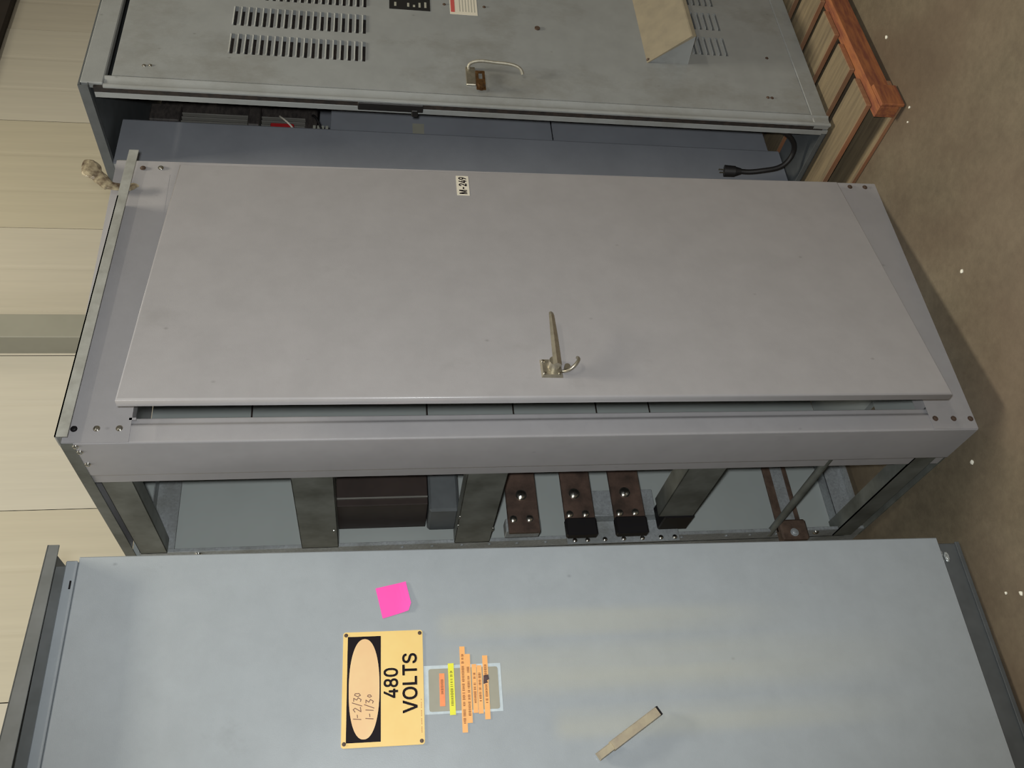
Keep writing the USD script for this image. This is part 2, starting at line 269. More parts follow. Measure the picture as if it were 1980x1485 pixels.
# ================================================================== middle cabinet (its front-left foot is the world's origin)
H, W, D = 2.286, 0.903, 0.70
cab = thing('electrical_cabinet', 'tall grey electrical cabinet with its door ajar and its near side uncovered, showing bus bars', 'electrical cabinet')
obj('front_post', sheet(fillet([(0.004, 0.199), (0.004, 0.163), (0.001, 0.157), (0.001, 0.001), (0.046, 0.001), (0.055, 0.009), (0.071, 0.011), (0.071, 0.03)], 0.004), 0.002, 0.0, H - 0.004), paint_m, cab, smooth=40)
obj('front_post', sheet([(0.85, 0.03), (0.85, 0.001), (W - 0.001, 0.001), (W - 0.001, 0.16), (W - 0.02, 0.165)], 0.002, 0, H - 0.004), paint_m, cab, smooth=40)
obj('top_rail', cat_(bx((0.002, -0.0015, 2.139), (W - 0.052, 0.0, H - 0.002)), bx((0.072, 0.0, 2.139), (0.14, 0.03, 2.142)), bx((0.14, -0.0012, 2.06), (0.85, 0.0, 2.142)), bx((0.06, -0.0015, 2.130), (0.066, 0.004, 2.145))), paint_m, cab)
obj('bottom_rail', cat_(bx((0.002, -0.0015, 0.0), (W - 0.002, 0.0, 0.129)), bx((0.072, 0.0, 0.126), (0.85, 0.04, 0.129)), bx((0.16, -0.0012, 0.126), (0.85, 0.0, 0.2))), paint_m, cab)
# top cover with its edge
obj('top_cover', bx((0.0, 0.0, H - 0.004), (W, D, H)), paint_m, cab)
obj('cover_edge', bx((-0.001, 0.0, 2.258), (0.001, D, H)), galv_dull, cab); obj('cover_edge', bx((W - 0.001, 0, 2.258), (W + 0.001, D, H)), galv_dull, cab)
# protruding drip strip over the front, drooping to the right
def lip(y0, y1, zl, zr, h, W=W):
    return hull([(-0.003, y0, zl), (-0.003, y1, zl), (-0.003, y0, zl + h), (-0.003, y1, zl + h), (W, y0, zr), (W, y1, zr), (W, y0, zr + h * 0.92), (W, y1, zr + h * 0.92)])
obj('drip_strip', cat_(lip(-0.040, -0.037, 2.259, 2.220, 0.027), lip(-0.040, 0.002, 2.283, 2.250, 0.003, 0.73)), pale_paint, cab, label='narrow bent drip strip along the top edge')
# right side, back panels, floor pan
obj('side_panel', bx((W - 0.006, 0.16, 0.05), (W - 0.003, D, 2.26)), paint_back, cab)
obj('backing_sheet', bx((0.004, D + 0.006, 0.05), (W, D + 0.010, H - 0.004)), darkbox, cab)
obj('back_panel', bx((0.006, D - 0.001, 0.088), (0.300, D + 0.003, H - 0.006), 0.001), paint_back, cab)
zs = [0.02, 0.632, 0.822, 1.112, 1.405, 1.972, 2.283]
for a, b in zip(zs[:-1], zs[1:]):
    obj('back_panel', bx((0.302, D - 0.001, a + 0.0025), (W - 0.006, D + 0.003, b - 0.0025), 0.001), paint_back, cab)
obj('floor_pan', cat_(bx((0.14, 0.05, 0.0), (W - 0.01, 0.36, 0.022)), bx((0.31, 0.36, 0.0), (W - 0.01, D - 0.002, 0.0225))), paint_back, cab)
# galvanised skeleton of the open side
def channel_y(y0, y1, z0, z1, x0=0.004, d=0.045):
    """A folded strut running front to back: web towards the viewer, flanges turned in."""
    return cat_(bx((x0, y0, z0), (x0 + 0.003, y1, z1), 0.001), bx((x0, y0, z1 - 0.003), (x0 + d, y1, z1), 0.001), bx((x0, y0, z0), (x0 + d, y1, z0 + 0.003), 0.001))
obj('side_strut', channel_y(0.03, 0.66, 2.172, 2.246), galv_dull, cab)
obj('side_strut', channel_y(0.03, 0.66, 1.688, 1.795), galv_dull, cab)
obj('side_strut', channel_y(0.03, 0.66, 1.237, 1.345), galv_dull, cab)
st = obj('side_strut', channel_y(0.03, 0.51, 0.632, 0.742, d=0.06), galv_dull, cab)
obj('end_cap', bx((0.0, 0.51, 0.628), (0.074, 0.60, 0.722), 0.004), boot, st)
obj('side_sill', cat_(bx((0.002, 0.16, 0.03), (0.005, D, 0.095)), bx((0.002, 0.16, 0.092), (0.05, D, 0.095)), bx((0.002, 0.16, 0.0), (0.05, D, 0.005))), galv_dull, cab)
obj('tie_rod', cyl((0.012, 0.03, 0.352), (0.012, 0.69, 0.318), 0.011, 10), galv_dull, cab, smooth=40)
rp = obj('rear_post', cat_(bx((0.004, 0.655, 0.0), (0.007, D + 0.06, 2.25), 0.001), bx((0.004, 0.652, 0.0), (0.014, 0.655, 2.25), 0.001)), galv, cab)
for z in (2.09, 0.165):
    bolt('bolt', (0.004, 0.672, z), (-1, 0, 0), 0.008, rp)
for z in (0.30, 0.39, 0.47, 0.62, 0.70, 0.80, 0.885, 0.97, 1.06, 1.15, 1.235, 1.32, 1.41, 1.5):
    bolt('rivet', (0.004, 0.676, z), (-1, 0, 0), 0.0045, rp, mat=galv)
obj('rear_top_rail', cat_(bx((0.01, 0.655, 2.155), (0.34, 0.658, 2.222), 0.001), bx((0.01, 0.61, 2.219), (0.34, 0.658, 2.222))), galv, cab)
obj('rear_bottom_rail', cat_(bx((0.01, 0.655, 0.02), (0.31, 0.658, 0.088), 0.001), bx((0.01, 0.655, 0.085), (0.31, D, 0.088)), bx((0.01, 0.62, 0.02), (0.31, 0.658, 0.023))), galv, cab)
# three horizontal bus bars
for i, (z0, z1, x0) in enumerate([(1.108, 1.200, -0.036), (0.940, 1.030, -0.002), (0.786, 0.880, -0.002)]):
    b = obj('bus_bar', bx((x0, 0.5, z0), (0.34, 0.512, z1), 0.0015), copper, cab)
    zc = (z0 + z1) / 2
    bolt('bolt', (0.082, 0.5, zc + (0.0, 0.008, 0.004)[i]), (0, -1, 0), 0.0125, b, mat=chrome)
    for dz in (-0.024, 0.024):
        bolt('bolt', (0.006 + (0.0, 0.010, 0.010)[i], 0.5, zc + dz + 0.006), (0, -1, 0), 0.0085, b, mat=chrome)
    if i:
        obj('end_boot', bx((x0 - 0.05, 0.492, z0 - 0.001), (x0 + 0.004, 0.520, z1 + 0.001), 0.004), boot, b, label='black insulating end boot')
    obj('splice_plate', bx((x0 + 0.01, 0.514, z0 - 0.004), (x0 + 0.05, 0.56, z1 + 0.006), 0.002), galv, cab) if i == 0 else None
br = obj('bus_support', cat_(bx((0.055, 0.645, 0.70), (0.16, 0.65, 0.955), 0.001), bx((0.052, 0.60, 0.70), (0.058, 0.65, 0.955), 0.001), bx((-0.02, 0.64, 0.64), (0.052, 0.645, 1.0), 0.001)), galv, cab)
for z in (0.655, 0.70, 0.76, 0.82, 0.88, 0.935, 0.975):
    bolt('bolt', (-0.008, 0.64, z), (0, -1, 0), 0.0055, br)
gb = obj('ground_bus', cat_(bx((-0.012, 0.62, 0.292), (0.30, 0.628, 0.318), 0.001), bx((-0.012, 0.62, 0.236), (0.30, 0.628, 0.250), 0.001)), rust, cab)
obj('ground_channel', bx((0.03, 0.624, 0.250), (0.30, 0.630, 0.292)), galv, gb)
obj('ground_lug', bx((-0.045, 0.600, 0.228), (0.022, 0.64, 0.318), 0.006), rust, gb)
bolt('bolt', (-0.024, 0.600, 0.277), (0, -1, 0), 0.010, gb, mat=galv)
ib = obj('insulating_box', bx((0.062, 0.5, 1.43), (0.34, 0.66, 1.692), 0.002), darkbox, cab)
obj('box_edge_highlight', bx((0.082, 0.494, 1.43), (0.087, 0.5, 1.692), 0.001), dimgrey, ib)  # thin grey strip put in as a highlight along the dark box edge
obj('grey_box', bx((0.040, 0.5, 1.340), (0.34, 0.64, 1.427), 0.007), paint_dark, cab)
bolt('bolt', (0.006, 0.54, 1.70), (0, 0, -1), 0.007, cab); bolt('bolt', (0.006, 0.56, 1.240), (0, 0, -1), 0.007, cab); bolt('bolt', (0.006, 0.47, 1.342), (0, 0, 1), 0.006, cab); bolt('bolt', (0.006, 0.53, 1.342), (0, 0, 1), 0.006, cab)
# front and side bolts
for x, z, m in ((0.038, 2.261, boot), (0.038, 2.212, chrome), (0.038, 2.163, chrome), (0.034, 0.114, rust), (0.033, 0.061, rust), (0.032, 0.012, rust), (0.876, 2.166, chrome), (0.873, 2.213, rust), (0.884, 0.09, rust), (0.884, 0.039, rust)):
    bolt('bolt', (x, -0.0015, z), (0, -1, 0), 0.0058, cab, mat=m, h=0.004)
for y, z in ((0.012, 2.255), (0.038, 2.252), (0.098, 2.25)):
    bolt('bolt', (0.0, y, z), (-1, 0, 0), 0.0055, cab, h=0.005)
# the door: hinged at the right, standing a little open at the left; slightly racked
TL, BL, TR, BR = (np.array(p) for p in ((0.026, -0.145, 2.140), (0.022, -0.145, 0.152), (0.868, -0.026, 2.111), (0.884, -0.0232, 0.143)))
ex = (TR + BR - TL - BL); ex /= np.linalg.norm(ex); ez = (TL + TR - BL - BR); ez -= ex * (ez @ ex); ez /= np.linalg.norm(ez); nn = np.cross(ez, ex)   # nn points into the cabinet
def on_door(u, v, o=0.0): return TL * (1 - u) * v + TR * u * v + BL * (1 - u) * (1 - v) + BR * u * (1 - v) - nn * o
def slab(inset, o0, o1):
    iu, iv = inset / 0.86, inset / 1.98
    return [on_door(u, v, o) for u in (iu, 1 - iu) for v in (iv, 1 - iv) for o in (o0, o1)]
dm = hull(slab(0.0, -0.005, -0.0225) + slab(0.0004, -0.0031, -0.0031) + slab(0.0015, -0.0015, -0.0015) + slab(0.0031, -0.0004, -0.0004) + slab(0.005, 0.0, -0.001))
door = obj('door', dm, paint_m, cab, smooth=28)
def door_mesh(m, at):
    """A mesh drawn on a front (x right, y=0 the surface, -y towards the viewer, z up) moved onto the door at point at."""
    v = m.vertices; m.vertices = at + v[:, :1] * ex + v[:, 2:] * ez + v[:, 1:2] * nn; m.fix_normals(); return m
def door_uv(x, z): return ((x - 0.024) / 0.85, (z - 0.150) / 1.98)
obj('asset_label', door_mesh(bx((0, -0.0006, 0), (0.090, 0, 0.036)), on_door(*door_uv(0.762, 1.322))), white, door, label='white sticker printed M-249')
obj('asset_label_lettering', door_mesh(text('M-249', 0.021, 0.078, 0.006, 0.0075, -0.0006), on_door(*door_uv(0.762, 1.322))), black, door)
hp = on_door(*door_uv(0.113, 1.163))
def dh(*ms): return door_mesh(cat_(*ms), hp)
handle_base = dh(hull([(x, y, z) for x, y, z in ((-.032, 0, -.026), (.024, 0, -.026), (.024, 0, .026), (-.032, 0, .026), (-.028, -.007, -.022), (.020, -.007, -.022), (.020, -.007, .022), (-.028, -.007, .022))]), cyl((0.0, -0.005, -0.006), (0.0, -0.026, -0.006), 0.018, 20, 0.014))
obj('handle_base', handle_base, steel, door, smooth=35, label='cast metal door handle base')
lev = [hull([(x, -q - a * v, -0.010 + b * v) for x, q, v in ((x0, o, w), (x1, o1, w1)) for a, b in ((1.0, 0.15), (0.35, 1.0), (-0.5, 0.8), (-0.5, -0.8), (0.35, -1.0))])
       for x0, x1, o, o1, w, w1 in ((-0.014, 0.02, 0.024, 0.027, 0.0098, 0.0098), (0.02, 0.07, 0.027, 0.034, 0.0098, 0.0088), (0.07, 0.135, 0.034, 0.042, 0.0088, 0.0062), (0.135, 0.146, 0.042, 0.041, 0.0062, 0.0046))]
obj('handle_lever', dh(*lev), steel, door, smooth=25)
obj('hasp_loop', dh(cat_(*[tube(curve([(-0.016, -0.006, -0.026), (-0.018, -0.022, -0.046), (-0.004, -0.030, -0.060), (0.014, -0.022, -0.062)], 14), 0.004, 8)]), cyl((-0.008, -0.004, -0.036), (-0.008, -0.018, -0.036), 0.007, 12)), steel, door, smooth=40)
for sx, sz in ((-0.024, 0.018), (-0.024, -0.018), (0.014, 0.019)):
    obj('handle_screw', dh(cyl((sx, -0.006, sz), (sx, -0.010, sz), 0.005, 12, 0.003)), chrome, door, smooth=35)

# crumpled film caught behind the drip strip
scrap_path = curve([(0.874, -0.019, 2.345), (0.848, -0.020, 2.338), (0.818, -0.020, 2.318), (0.792, -0.020, 2.292), (0.774, -0.019, 2.262), (0.772, -0.017, 2.232), (0.782, -0.017, 2.206)], 26)
sm = tube(scrap_path, np.r_[np.linspace(0.012, 0.026, 5), np.linspace(0.027, 0.018, 6), np.linspace(0.017, 0.011, 15)], 11)
v = sm.vertices.copy(); v[:, 1] = -0.0195 + (v[:, 1] + 0.0195) * 0.30
q = meshkit.noise(v * [48, 20, 48], 1), meshkit.noise(v * [48, 20, 48], 2), meshkit.noise(v * [48, 20, 48], 3)
v += np.c_[0.020 * q[0], 0.004 * q[1], 0.018 * q[2]]; v[:, 1] = np.clip(v[:, 1], -0.034, -0.0075); sm.vertices = v
tag(obj('plastic_scrap', sm, clear), 'crumpled brown plastic film caught behind the drip strip of the middle cabinet', 'plastic scrap')

# ================================================================== near cabinet with the voltage sign
def frame(yaw, lean):
    c, s, cl, sl = math.cos(yaw), math.sin(yaw), math.cos(lean), math.sin(lean)
    return np.array([[c, -s, 0], [s, c, 0], [0, 0, 1]]) @ np.array([[cl, 0, sl], [0, 1, 0], [-sl, 0, cl]])
near = thing('electrical_cabinet', 'blue-grey electrical cabinet with the yellow 480 VOLTS sign', 'electrical cabinet', (-0.214, 0.215, 0.0), frame(-0.0152, 0.01407))
NW = 0.91
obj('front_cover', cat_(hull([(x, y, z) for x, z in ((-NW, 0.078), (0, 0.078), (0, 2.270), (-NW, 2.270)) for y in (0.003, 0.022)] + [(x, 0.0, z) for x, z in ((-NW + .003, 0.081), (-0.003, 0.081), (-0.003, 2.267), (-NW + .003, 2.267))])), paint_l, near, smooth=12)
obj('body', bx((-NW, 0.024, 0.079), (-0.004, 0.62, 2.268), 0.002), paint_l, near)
obj('plinth', cat_(bx((-NW, 0.030, 0.0), (-0.006, 0.62, 0.0785), 0.002), bx((-NW, 0.024, 0.0), (-0.004, 0.030, 0.012), 0.001)), paint_dark, near)
obj('top_hood', cat_(hull([(0.006, -0.060, 2.299), (0.006, -0.060, 2.324), (0.006, -0.056, 2.299), (0.006, -0.056, 2.324), (-NW, -0.078, 2.306), (-NW, -0.078, 2.352), (-NW, -0.074, 2.306), (-NW, -0.074, 2.352)]),
                     hull([(0.006, -0.060, 2.321), (-NW, -0.078, 2.349), (0.006, -0.060, 2.324), (-NW, -0.078, 2.352), (0.006, 0.10, 2.321), (0.006, 0.10, 2.324), (-NW, 0.10, 2.349), (-NW, 0.10, 2.352)]),
                     bx((-NW, 0.004, 2.296), (-0.022, 0.10, 2.322))), hood_paint, near, label='dark grey overhanging top hood')
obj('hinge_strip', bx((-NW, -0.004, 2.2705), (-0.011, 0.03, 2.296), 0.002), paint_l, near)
obj('slot', bx((-0.080, -0.0048, 2.276), (-0.060, -0.001, 2.280)), boot, near, label='short black slot')
# sign
sg = obj('warning_sign', front(sbox(-0.457, 1.4745, -0.2025, 1.6575).buffer(-0.006).buffer(0.006), 0.0, 0.002), yellow, near, label='yellow 480 VOLTS sign with a black header')
obj('sign_header', front(sbox(-0.4465, 1.5715, -0.2135, 1.6470), -0.002, 0.0004), black, sg)
oval = affinity.scale(Point(0, 0).buffer(1.0, quad_segs=24), 1, 1)
th = np.linspace(0, 2 * np.pi, 72, endpoint=False); sup = Polygon(np.c_[np.sign(np.cos(th)) * np.abs(np.cos(th)) ** 0.9, np.sign(np.sin(th)) * np.abs(np.sin(th)) ** 0.9])
obj('sign_oval', front(affinity.translate(affinity.scale(sup, 0.1105, 0.0345, origin=(0, 0)), -0.330, 1.6085), -0.0024, 0.0004), peach, sg)
obj('sign_lettering', cat_(text('480', 0.0305, 0.067, -0.355, 1.5335, -0.002), text('VOLTS', 0.0315, 0.133, -0.389, 1.4900, -0.002)), black, sg)
def strokes(lines, x, z, s, w, y):
    return cat_(*[front(LineString([(x + a * s, z + b * s) for a, b in l]).buffer(w), y, 0.0003) for l in lines])
one = [(0.2, 0), (0.25, 1)]
hw = strokes([[(0, 0), (0.1, 1)], [(0.25, 0.45), (0.6, 0.5)], [(1.0, 0.8), (1.3, 1.05), (1.5, 0.8), (1.0, 0.0), (1.6, 0.1)], [(1.75, -0.1), (2.2, 1.2)], [(2.4, 1.0), (2.8, 1.0), (2.55, 0.6), (2.85, 0.4), (2.6, 0.0), (2.35, 0.1)], [(3.2, 0.9), (3.0, 0.5), (3.15, 0.1), (3.4, 0.3), (3.4, 0.8), (3.2, 0.9)]], -0.398, 1.6150, 0.0165, 0.0008, -0.0028)
hw2 = strokes([[(0, 0), (0.1, 1)], [(0.3, 0.45), (0.65, 0.5)], [(1.1, 0), (1.2, 1)], [(1.4, -0.1), (1.9, 1.2)], [(2.1, 1.0), (2.5, 1.0), (2.2, 0.6), (2.55, 0.4), (2.3, 0.0), (2.05, 0.1)], [(3.0, 0.8), (2.85, 0.5), (2.95, 0.25), (3.15, 0.4), (3.15, 0.7), (3.0, 0.8)]], -0.398, 1.5880, 0.0165, 0.0008, -0.0028)
obj('sign_handwriting', cat_(hw, hw2), ink, sg)
obj('sign_small_print', cat_(*[front(sbox(-0.432 + k * 0.0035, 1.4800, -0.4297 + k * 0.0035, 1.4815), -0.002, 0.0003) for k in range(21) if k % 5 != 4]), finered, sg)
for x, z in ((-0.448, 1.651), (-0.2095, 1.651), (-0.4495, 1.4815), (-0.2095, 1.4810)):
    bolt('sign_rivet', (x, -0.002, z), (0, -1, 0), 0.0033, sg, mat=rust, h=0.002)
# bare plate and its label tapes
obj('glue_outline', front(sbox(-0.3945, 1.295, -0.2865, 1.473).difference(sbox(-0.388, 1.303, -0.295, 1.462)), 0.0, 0.0004), glue, near, label='white glue outline around the bare plate')
obj('bare_plate', front(sbox(-0.389, 1.302, -0.294, 1.463).buffer(-0.006).buffer(0.006), 0.0, 0.0008), plate_grey, near)
tapes = [(-0.378, -0.305, 1.4325, 0.0105, tape_r, tape_ink, (0.30, 0.80), 0.3), (-0.398, -0.283, 1.4105, 0.0115, tape_y, tape_ink2, (0.15, 0.85), -0.4), (-0.437, -0.245, 1.3835, 0.0105, tape_o, tape_ink, (0.10, 0.90), 0.3),
         (-0.417, -0.263, 1.3715, 0.0100, tape_o, tape_ink, (0.10, 0.80), 0.3), (-0.396, -0.287, 1.3575, 0.0095, tape_o, tape_ink, (0.2, 0.8), 0.3), (-0.398, -0.290, 1.3455, 0.0095, tape_o, tape_ink, (0.25, 0.85), 0.3),
         (-0.411, -0.268, 1.3310, 0.0105, tape_o, tape_ink, (0.25, 0.85), 0.3)]
tr = random.Random(4)
for x0, x1, zc, h, mat, im, (a, b), slope in tapes:
    h *= 1.16
    t = obj('label_tape', front(affinity.rotate(sbox(x0, zc - h / 2, x1, zc + h / 2), -slope), -0.0008, 0.0005), mat, near)
    L = x1 - x0; marks = []; x = x0 + a * L
    while x < x0 + b * L:
        w = tr.uniform(0.0012, 0.0026)
        if tr.random() > 0.17:
            hh = h * tr.uniform(0.36, 0.52); marks.append(affinity.rotate(sbox(x, zc - hh / 2, x + w * 0.8, zc + hh / 2), -slope, origin=((x0 + x1) / 2, zc)))
        x += w + 0.0008
    obj('tape_lettering', cat_(*[front(m, -0.0013, 0.0002) for m in marks]), im, t)
obj('dark_smear', front(Polygon([(-0.333, 1.337), (-0.3135, 1.336), (-0.312, 1.325), (-0.322, 1.323), (-0.326, 1.329), (-0.330, 1.326)]), -0.0013, 0.0003), smear, near, label='black smear across the lowest tape')
# loose lever handle, tilted
hx, hz = np.array([-0.414, 0.934]), np.array([-0.506, 1.090])
dv = hz - hx; Lh = np.linalg.norm(dv); dv /= Lh; pv = np.array([-dv[1], dv[0]])
def hq(a, w): return [(hx + dv * a + pv * s * w) for s in (-1, 1)]
def bar(a0, a1, w, y0, y1, b=0.002):
    pts = []
    for a in (a0, a1):
        for q in hq(a, w): pts += [(q[0], y0, q[1])]
        for q in hq(a + (b if a == a0 else -b), w - b): pts += [(q[0], y1, q[1])]
    return hull(pts)
lv = obj('lever_handle', cat_(bar(0.004, Lh - 0.038, 0.0115, -0.012, -0.024), bar(Lh - 0.042, Lh, 0.0095, -0.006, -0.021)), tan, near, label='tilted tan lever handle')
obj('lever_tip', bar(0.0, 0.006, 0.0115, -0.010, -0.023, 0.0008), boot, lv, label='black lever tip')
q = hx + dv * (Lh - 0.02); obj('lever_stem', cyl((q[0], 0.0, q[1]), (q[0], -0.010, q[1]), 0.008, 14), steel, lv, smooth=40)
# things on the near cabinet
nR, nO = frame(-0.0152, 0.01407), np.array([-0.214, 0.215, 0.0])
pn = thing('sticky_note', 'fluorescent pink sticky note above the yellow voltage sign', 'sticky note', tuple(nO + nR @ np.array([-0.13, -0.0004, 1.54])), nR)
g = np.array([(-0.172, 1.567), (-0.098, 1.584), (-0.083, 1.512), (-0.137, 1.500), (-0.155, 1.506)]) - (-0.13, 1.54)
pm = extrude(Polygon(g), 0.0004); vv = trimesh.remesh.subdivide_to_size(pm.vertices, pm.faces, 0.012); vx = vv[0]
lift = 0.006 * np.clip((-vx[:, 1] - 0.005) / 0.04, 0, 1) ** 2
obj('note_sheet', trimesh.Trimesh(np.c_[vx[:, 0], -vx[:, 2] - lift, vx[:, 1]], vv[1], process=False), pink, str(pn.GetPath()))
filmc = surf('shiny_tape_scrap', (214, 220, 220), 0.2, metal=0.4, rgb2=(120, 126, 128), scale=120)
for (x, z, a, b) in ((-0.046, 0.050, 0.012, 0.006), (-0.036, 0.064, 0.007, 0.004)):
    t = trimesh.creation.icosphere(3, 1.0); v = t.vertices; v = v * (1 + 0.45 * meshkit.noise(v * 2.1 + x * 90, 3)[:, None]); t.vertices = np.c_[v[:, 0] * a + x, v[:, 1] * 0.004 + 0.026, v[:, 2] * b + z]
    obj('tape_scrap', t, filmc, near, smooth=30, label='shiny crumpled tape scrap at the foot')

# ================================================================== pallet
PT = 0.104
pal = thing('wooden_pallet', 'wooden pallet with an orange stained front under the far cabinet', 'pallet', (0.972, -0.245, 0.0))
for y in (0.0, 0.56, 1.10):
    obj('stringer', bx((0, y, 0.016), (1.22, y + 0.04, 0.084), 0.003), stained if y == 0 else wood_grey, pal)
for k in range(7):
    x = 0.034 + k * 0.169; j = rng.uniform(-0.004, 0.004)
    obj('deck_board', bx((x, 0.022 + j, 0.0845), (x + 0.124 + j, 1.14, PT), 0.002), wood, pal)
for x in (0.0, 0.54, 1.10):
    obj('bottom_board', bx((x + 0.012, 0.004, 0.0), (x + 0.13, 1.13, 0.0155), 0.002), wood, pal)
obj('stringer_end_block', bx((0.0, -0.012, 0.004), (0.09, 0.0, 0.082), 0.003), stained, pal)

# ================================================================== far cabinet on the pallet
fR, fO = frame(-0.0075, 0.01646), np.array([1.093, -0.064, 0.1195])
far = thing('electrical_cabinet', 'grey louvred electrical cabinet on the wooden pallet', 'electrical cabinet', tuple(fO), fR)
FW, FD = 0.90, 0.72
slots = []
for cx in (0.178, 0.312, 0.446, 0.58):
    for k in range(19): slots.append((cx, 1.490 + k * 0.02195))
low = [(cx, 0.285 + k * 0.022) for cx in (0.318, 0.452, 0.586) for k in range(8)]
plate_ = sbox(0.050, 0.058, 0.86, 2.205)
for x, z in slots + low:
    plate_ = plate_.difference(sbox(x, z - 0.0042, x + 0.092, z + 0.0042).buffer(0.0012))
fd = obj('door', front(plate_, 0.018, 0.018), paint_f, far)
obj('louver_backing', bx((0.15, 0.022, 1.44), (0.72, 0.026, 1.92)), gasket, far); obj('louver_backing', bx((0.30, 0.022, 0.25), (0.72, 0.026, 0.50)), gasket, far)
for x, z in slots + low:      # the pressed hood above every slot
    obj('louver', hull([(x - 0.002, 0.0, z + 0.0085), (x + 0.094, 0.0, z + 0.0085), (x, 0.0, z + 0.0036), (x + 0.092, 0.0, z + 0.0036), (x + 0.006, -0.0045, z + 0.0036), (x + 0.086, -0.0045, z + 0.0036), (x + 0.006, -0.0038, z + 0.0055), (x + 0.086, -0.0038, z + 0.0055)]), paint_f, fd)
obj('front_post', sheet([(0.049, 0.016), (0.049, 0.002), (0.040, -0.004), (0.030, 0.002), (0.016, 0.003), (0.008, -0.001), (0.001, 0.001), (0.001, 0.006)], 0.002, 0.0, 2.222), paint_f, far, smooth=45)
obj('gasket', bx((0.0025, 0.006, 0.02), (0.012, 0.023, 2.25)), gasket, far)
obj('post_flange', sheet([(0.02, 0.024), (0.002, 0.0245), (0.001, 0.040), (0.014, 0.046)], 0.002, 0.0, 2.25), paint_f, far, smooth=45)
obj('gasket_strip', cat_(bx((-0.004, 0.006, 1.31), (0.003, 0.034, 1.505), 0.002), bx((-0.006, 0.024, 1.325), (0.004, 0.050, 1.345), 0.003)), rubber, far, label='black rubber strip on the near edge')
obj('front_post', bx((0.862, 0.0, 0.0), (FW, 0.02, 2.222), 0.002), paint_f, far)
obj('top_rail', bx((0.012, -0.002, 2.223), (FW, 0.02, H), 0.003), paint_f, far)
obj('bottom_rail', bx((0.002, -0.001, 0.0), (FW, 0.02, 0.056), 0.003), paint_f, far)
obj('top_cover', bx((0.0, 0.0, H - 0.002), (FW, FD, H + 0.004)), paint_dark, far)
obj('side_top_angle', cat_(bx((-0.001, 0.0, 2.262), (0.002, FD, H + 0.002)), bx((0.002, 0.0, 2.262), (0.018, FD, 2.265))), paint_dark, far)
obj('side_sill', cat_(bx((0.0, 0.035, 0.0), (0.003, FD, 0.018)), bx((0.0, 0.035, 0.0), (0.2, FD, 0.004))), paint_dark, far)
obj('inner_panel', cat_(bx((0.004, 0.300, 0.01), (0.198, 0.303, 2.262)), sheet([(0.198, 0.3015), (0.203, 0.303), (0.203, 0.345)], 0.002, 0.01, 2.262)), paint_f2, far)
obj('side_panel', bx((0.001, 0.303, 0.01), (0.004, FD, 2.262)), paint_f, far)
obj('mounting_pan', cat_(bx((0.204, 0.345, 0.83), (0.86, 0.348, 1.605), 0.001), bx((0.204, 0.345, 0.02), (0.86, 0.348, 0.826), 0.001)), paint_f2, far)
obj('back_panel', bx((0.0, FD - 0.004, 0.01), (FW, FD, 2.27)), paint_f2, far)
obj('far_side_panel', bx((FW - 0.004, 0.02, 0.01), (FW, FD, 2.27)), paint_f2, far)
dev = obj('device_rack', cat_(bx((0.34, 0.44, 1.66), (0.62, 0.50, 2.20)), bx((0.32, 0.40, 2.12), (0.40, 0.44, 2.22), 0.004), bx((0.30, 0.385, 1.85), (0.40, 0.44, 1.89), 0.004)), devgrey, far, label='dark device rack inside')
for k in range(3):
    obj('wiring_strip', bx((0.345 + 0.020 * k, 0.425, 1.70), (0.349 + 0.020 * k, 0.44, 2.16), 0.001), dimgrey, dev)
obj('red_block', bx((0.28, 0.40, 1.735), (0.332, 0.43, 1.815), 0.003), redplastic, dev, label='red plastic block')
for k in range(4):
    obj('terminal', bx((0.288, 0.405, 1.617 + 0.0145 * k), (0.335, 0.43, 1.627 + 0.0145 * k), 0.001), palegrey, dev)
obj('wire', tube(curve([(0.365, 0.40, 1.785), (0.33, 0.385, 1.765), (0.30, 0.39, 1.738), (0.26, 0.40, 1.725)], 14), 0.0035, 8), white, dev, smooth=50, label='white wire')
obj('wire', tube(curve([(0.365, 0.39, 1.672), (0.33, 0.375, 1.655), (0.30, 0.39, 1.640), (0.26, 0.40, 1.63)], 14), 0.004, 8), rubber, dev, smooth=50, label='black wire')
obj('pan_label', bx((0.24, 0.3440, 1.285), (0.30, 0.3448, 1.325)), plate_grey, far)
# hood over the lower louvers
hdv = {'t0': (0.262, 0.0, 0.568), 'b0': (0.262, 0.0, 0.432), 'o0': (0.258, -0.108, 0.452), 'oo0': (0.258, -0.108, 0.440)}
hd = obj('vent_hood', hull(list(hdv.values()) + [(0.78, y, z) for _, y, z in hdv.values()]), paint_f, far)
obj('hood_top', hull([(0.256, -0.112, 0.4525), (0.256, 0.0, 0.5695), (0.256, -0.110, 0.4565), (0.256, 0.0, 0.5735), (0.784, -0.112, 0.4525), (0.784, 0.0, 0.5695), (0.784, -0.110, 0.4565), (0.784, 0.0, 0.5735), (0.256, -0.112, 0.440), (0.784, -0.112, 0.440)]), hoodtan, hd, label='tan sloping hood top')
bolt('screw', (0.268, -0.004, 0.570), (0, -0.7, 0.7), 0.004, hd, mat=rust, h=0.003)
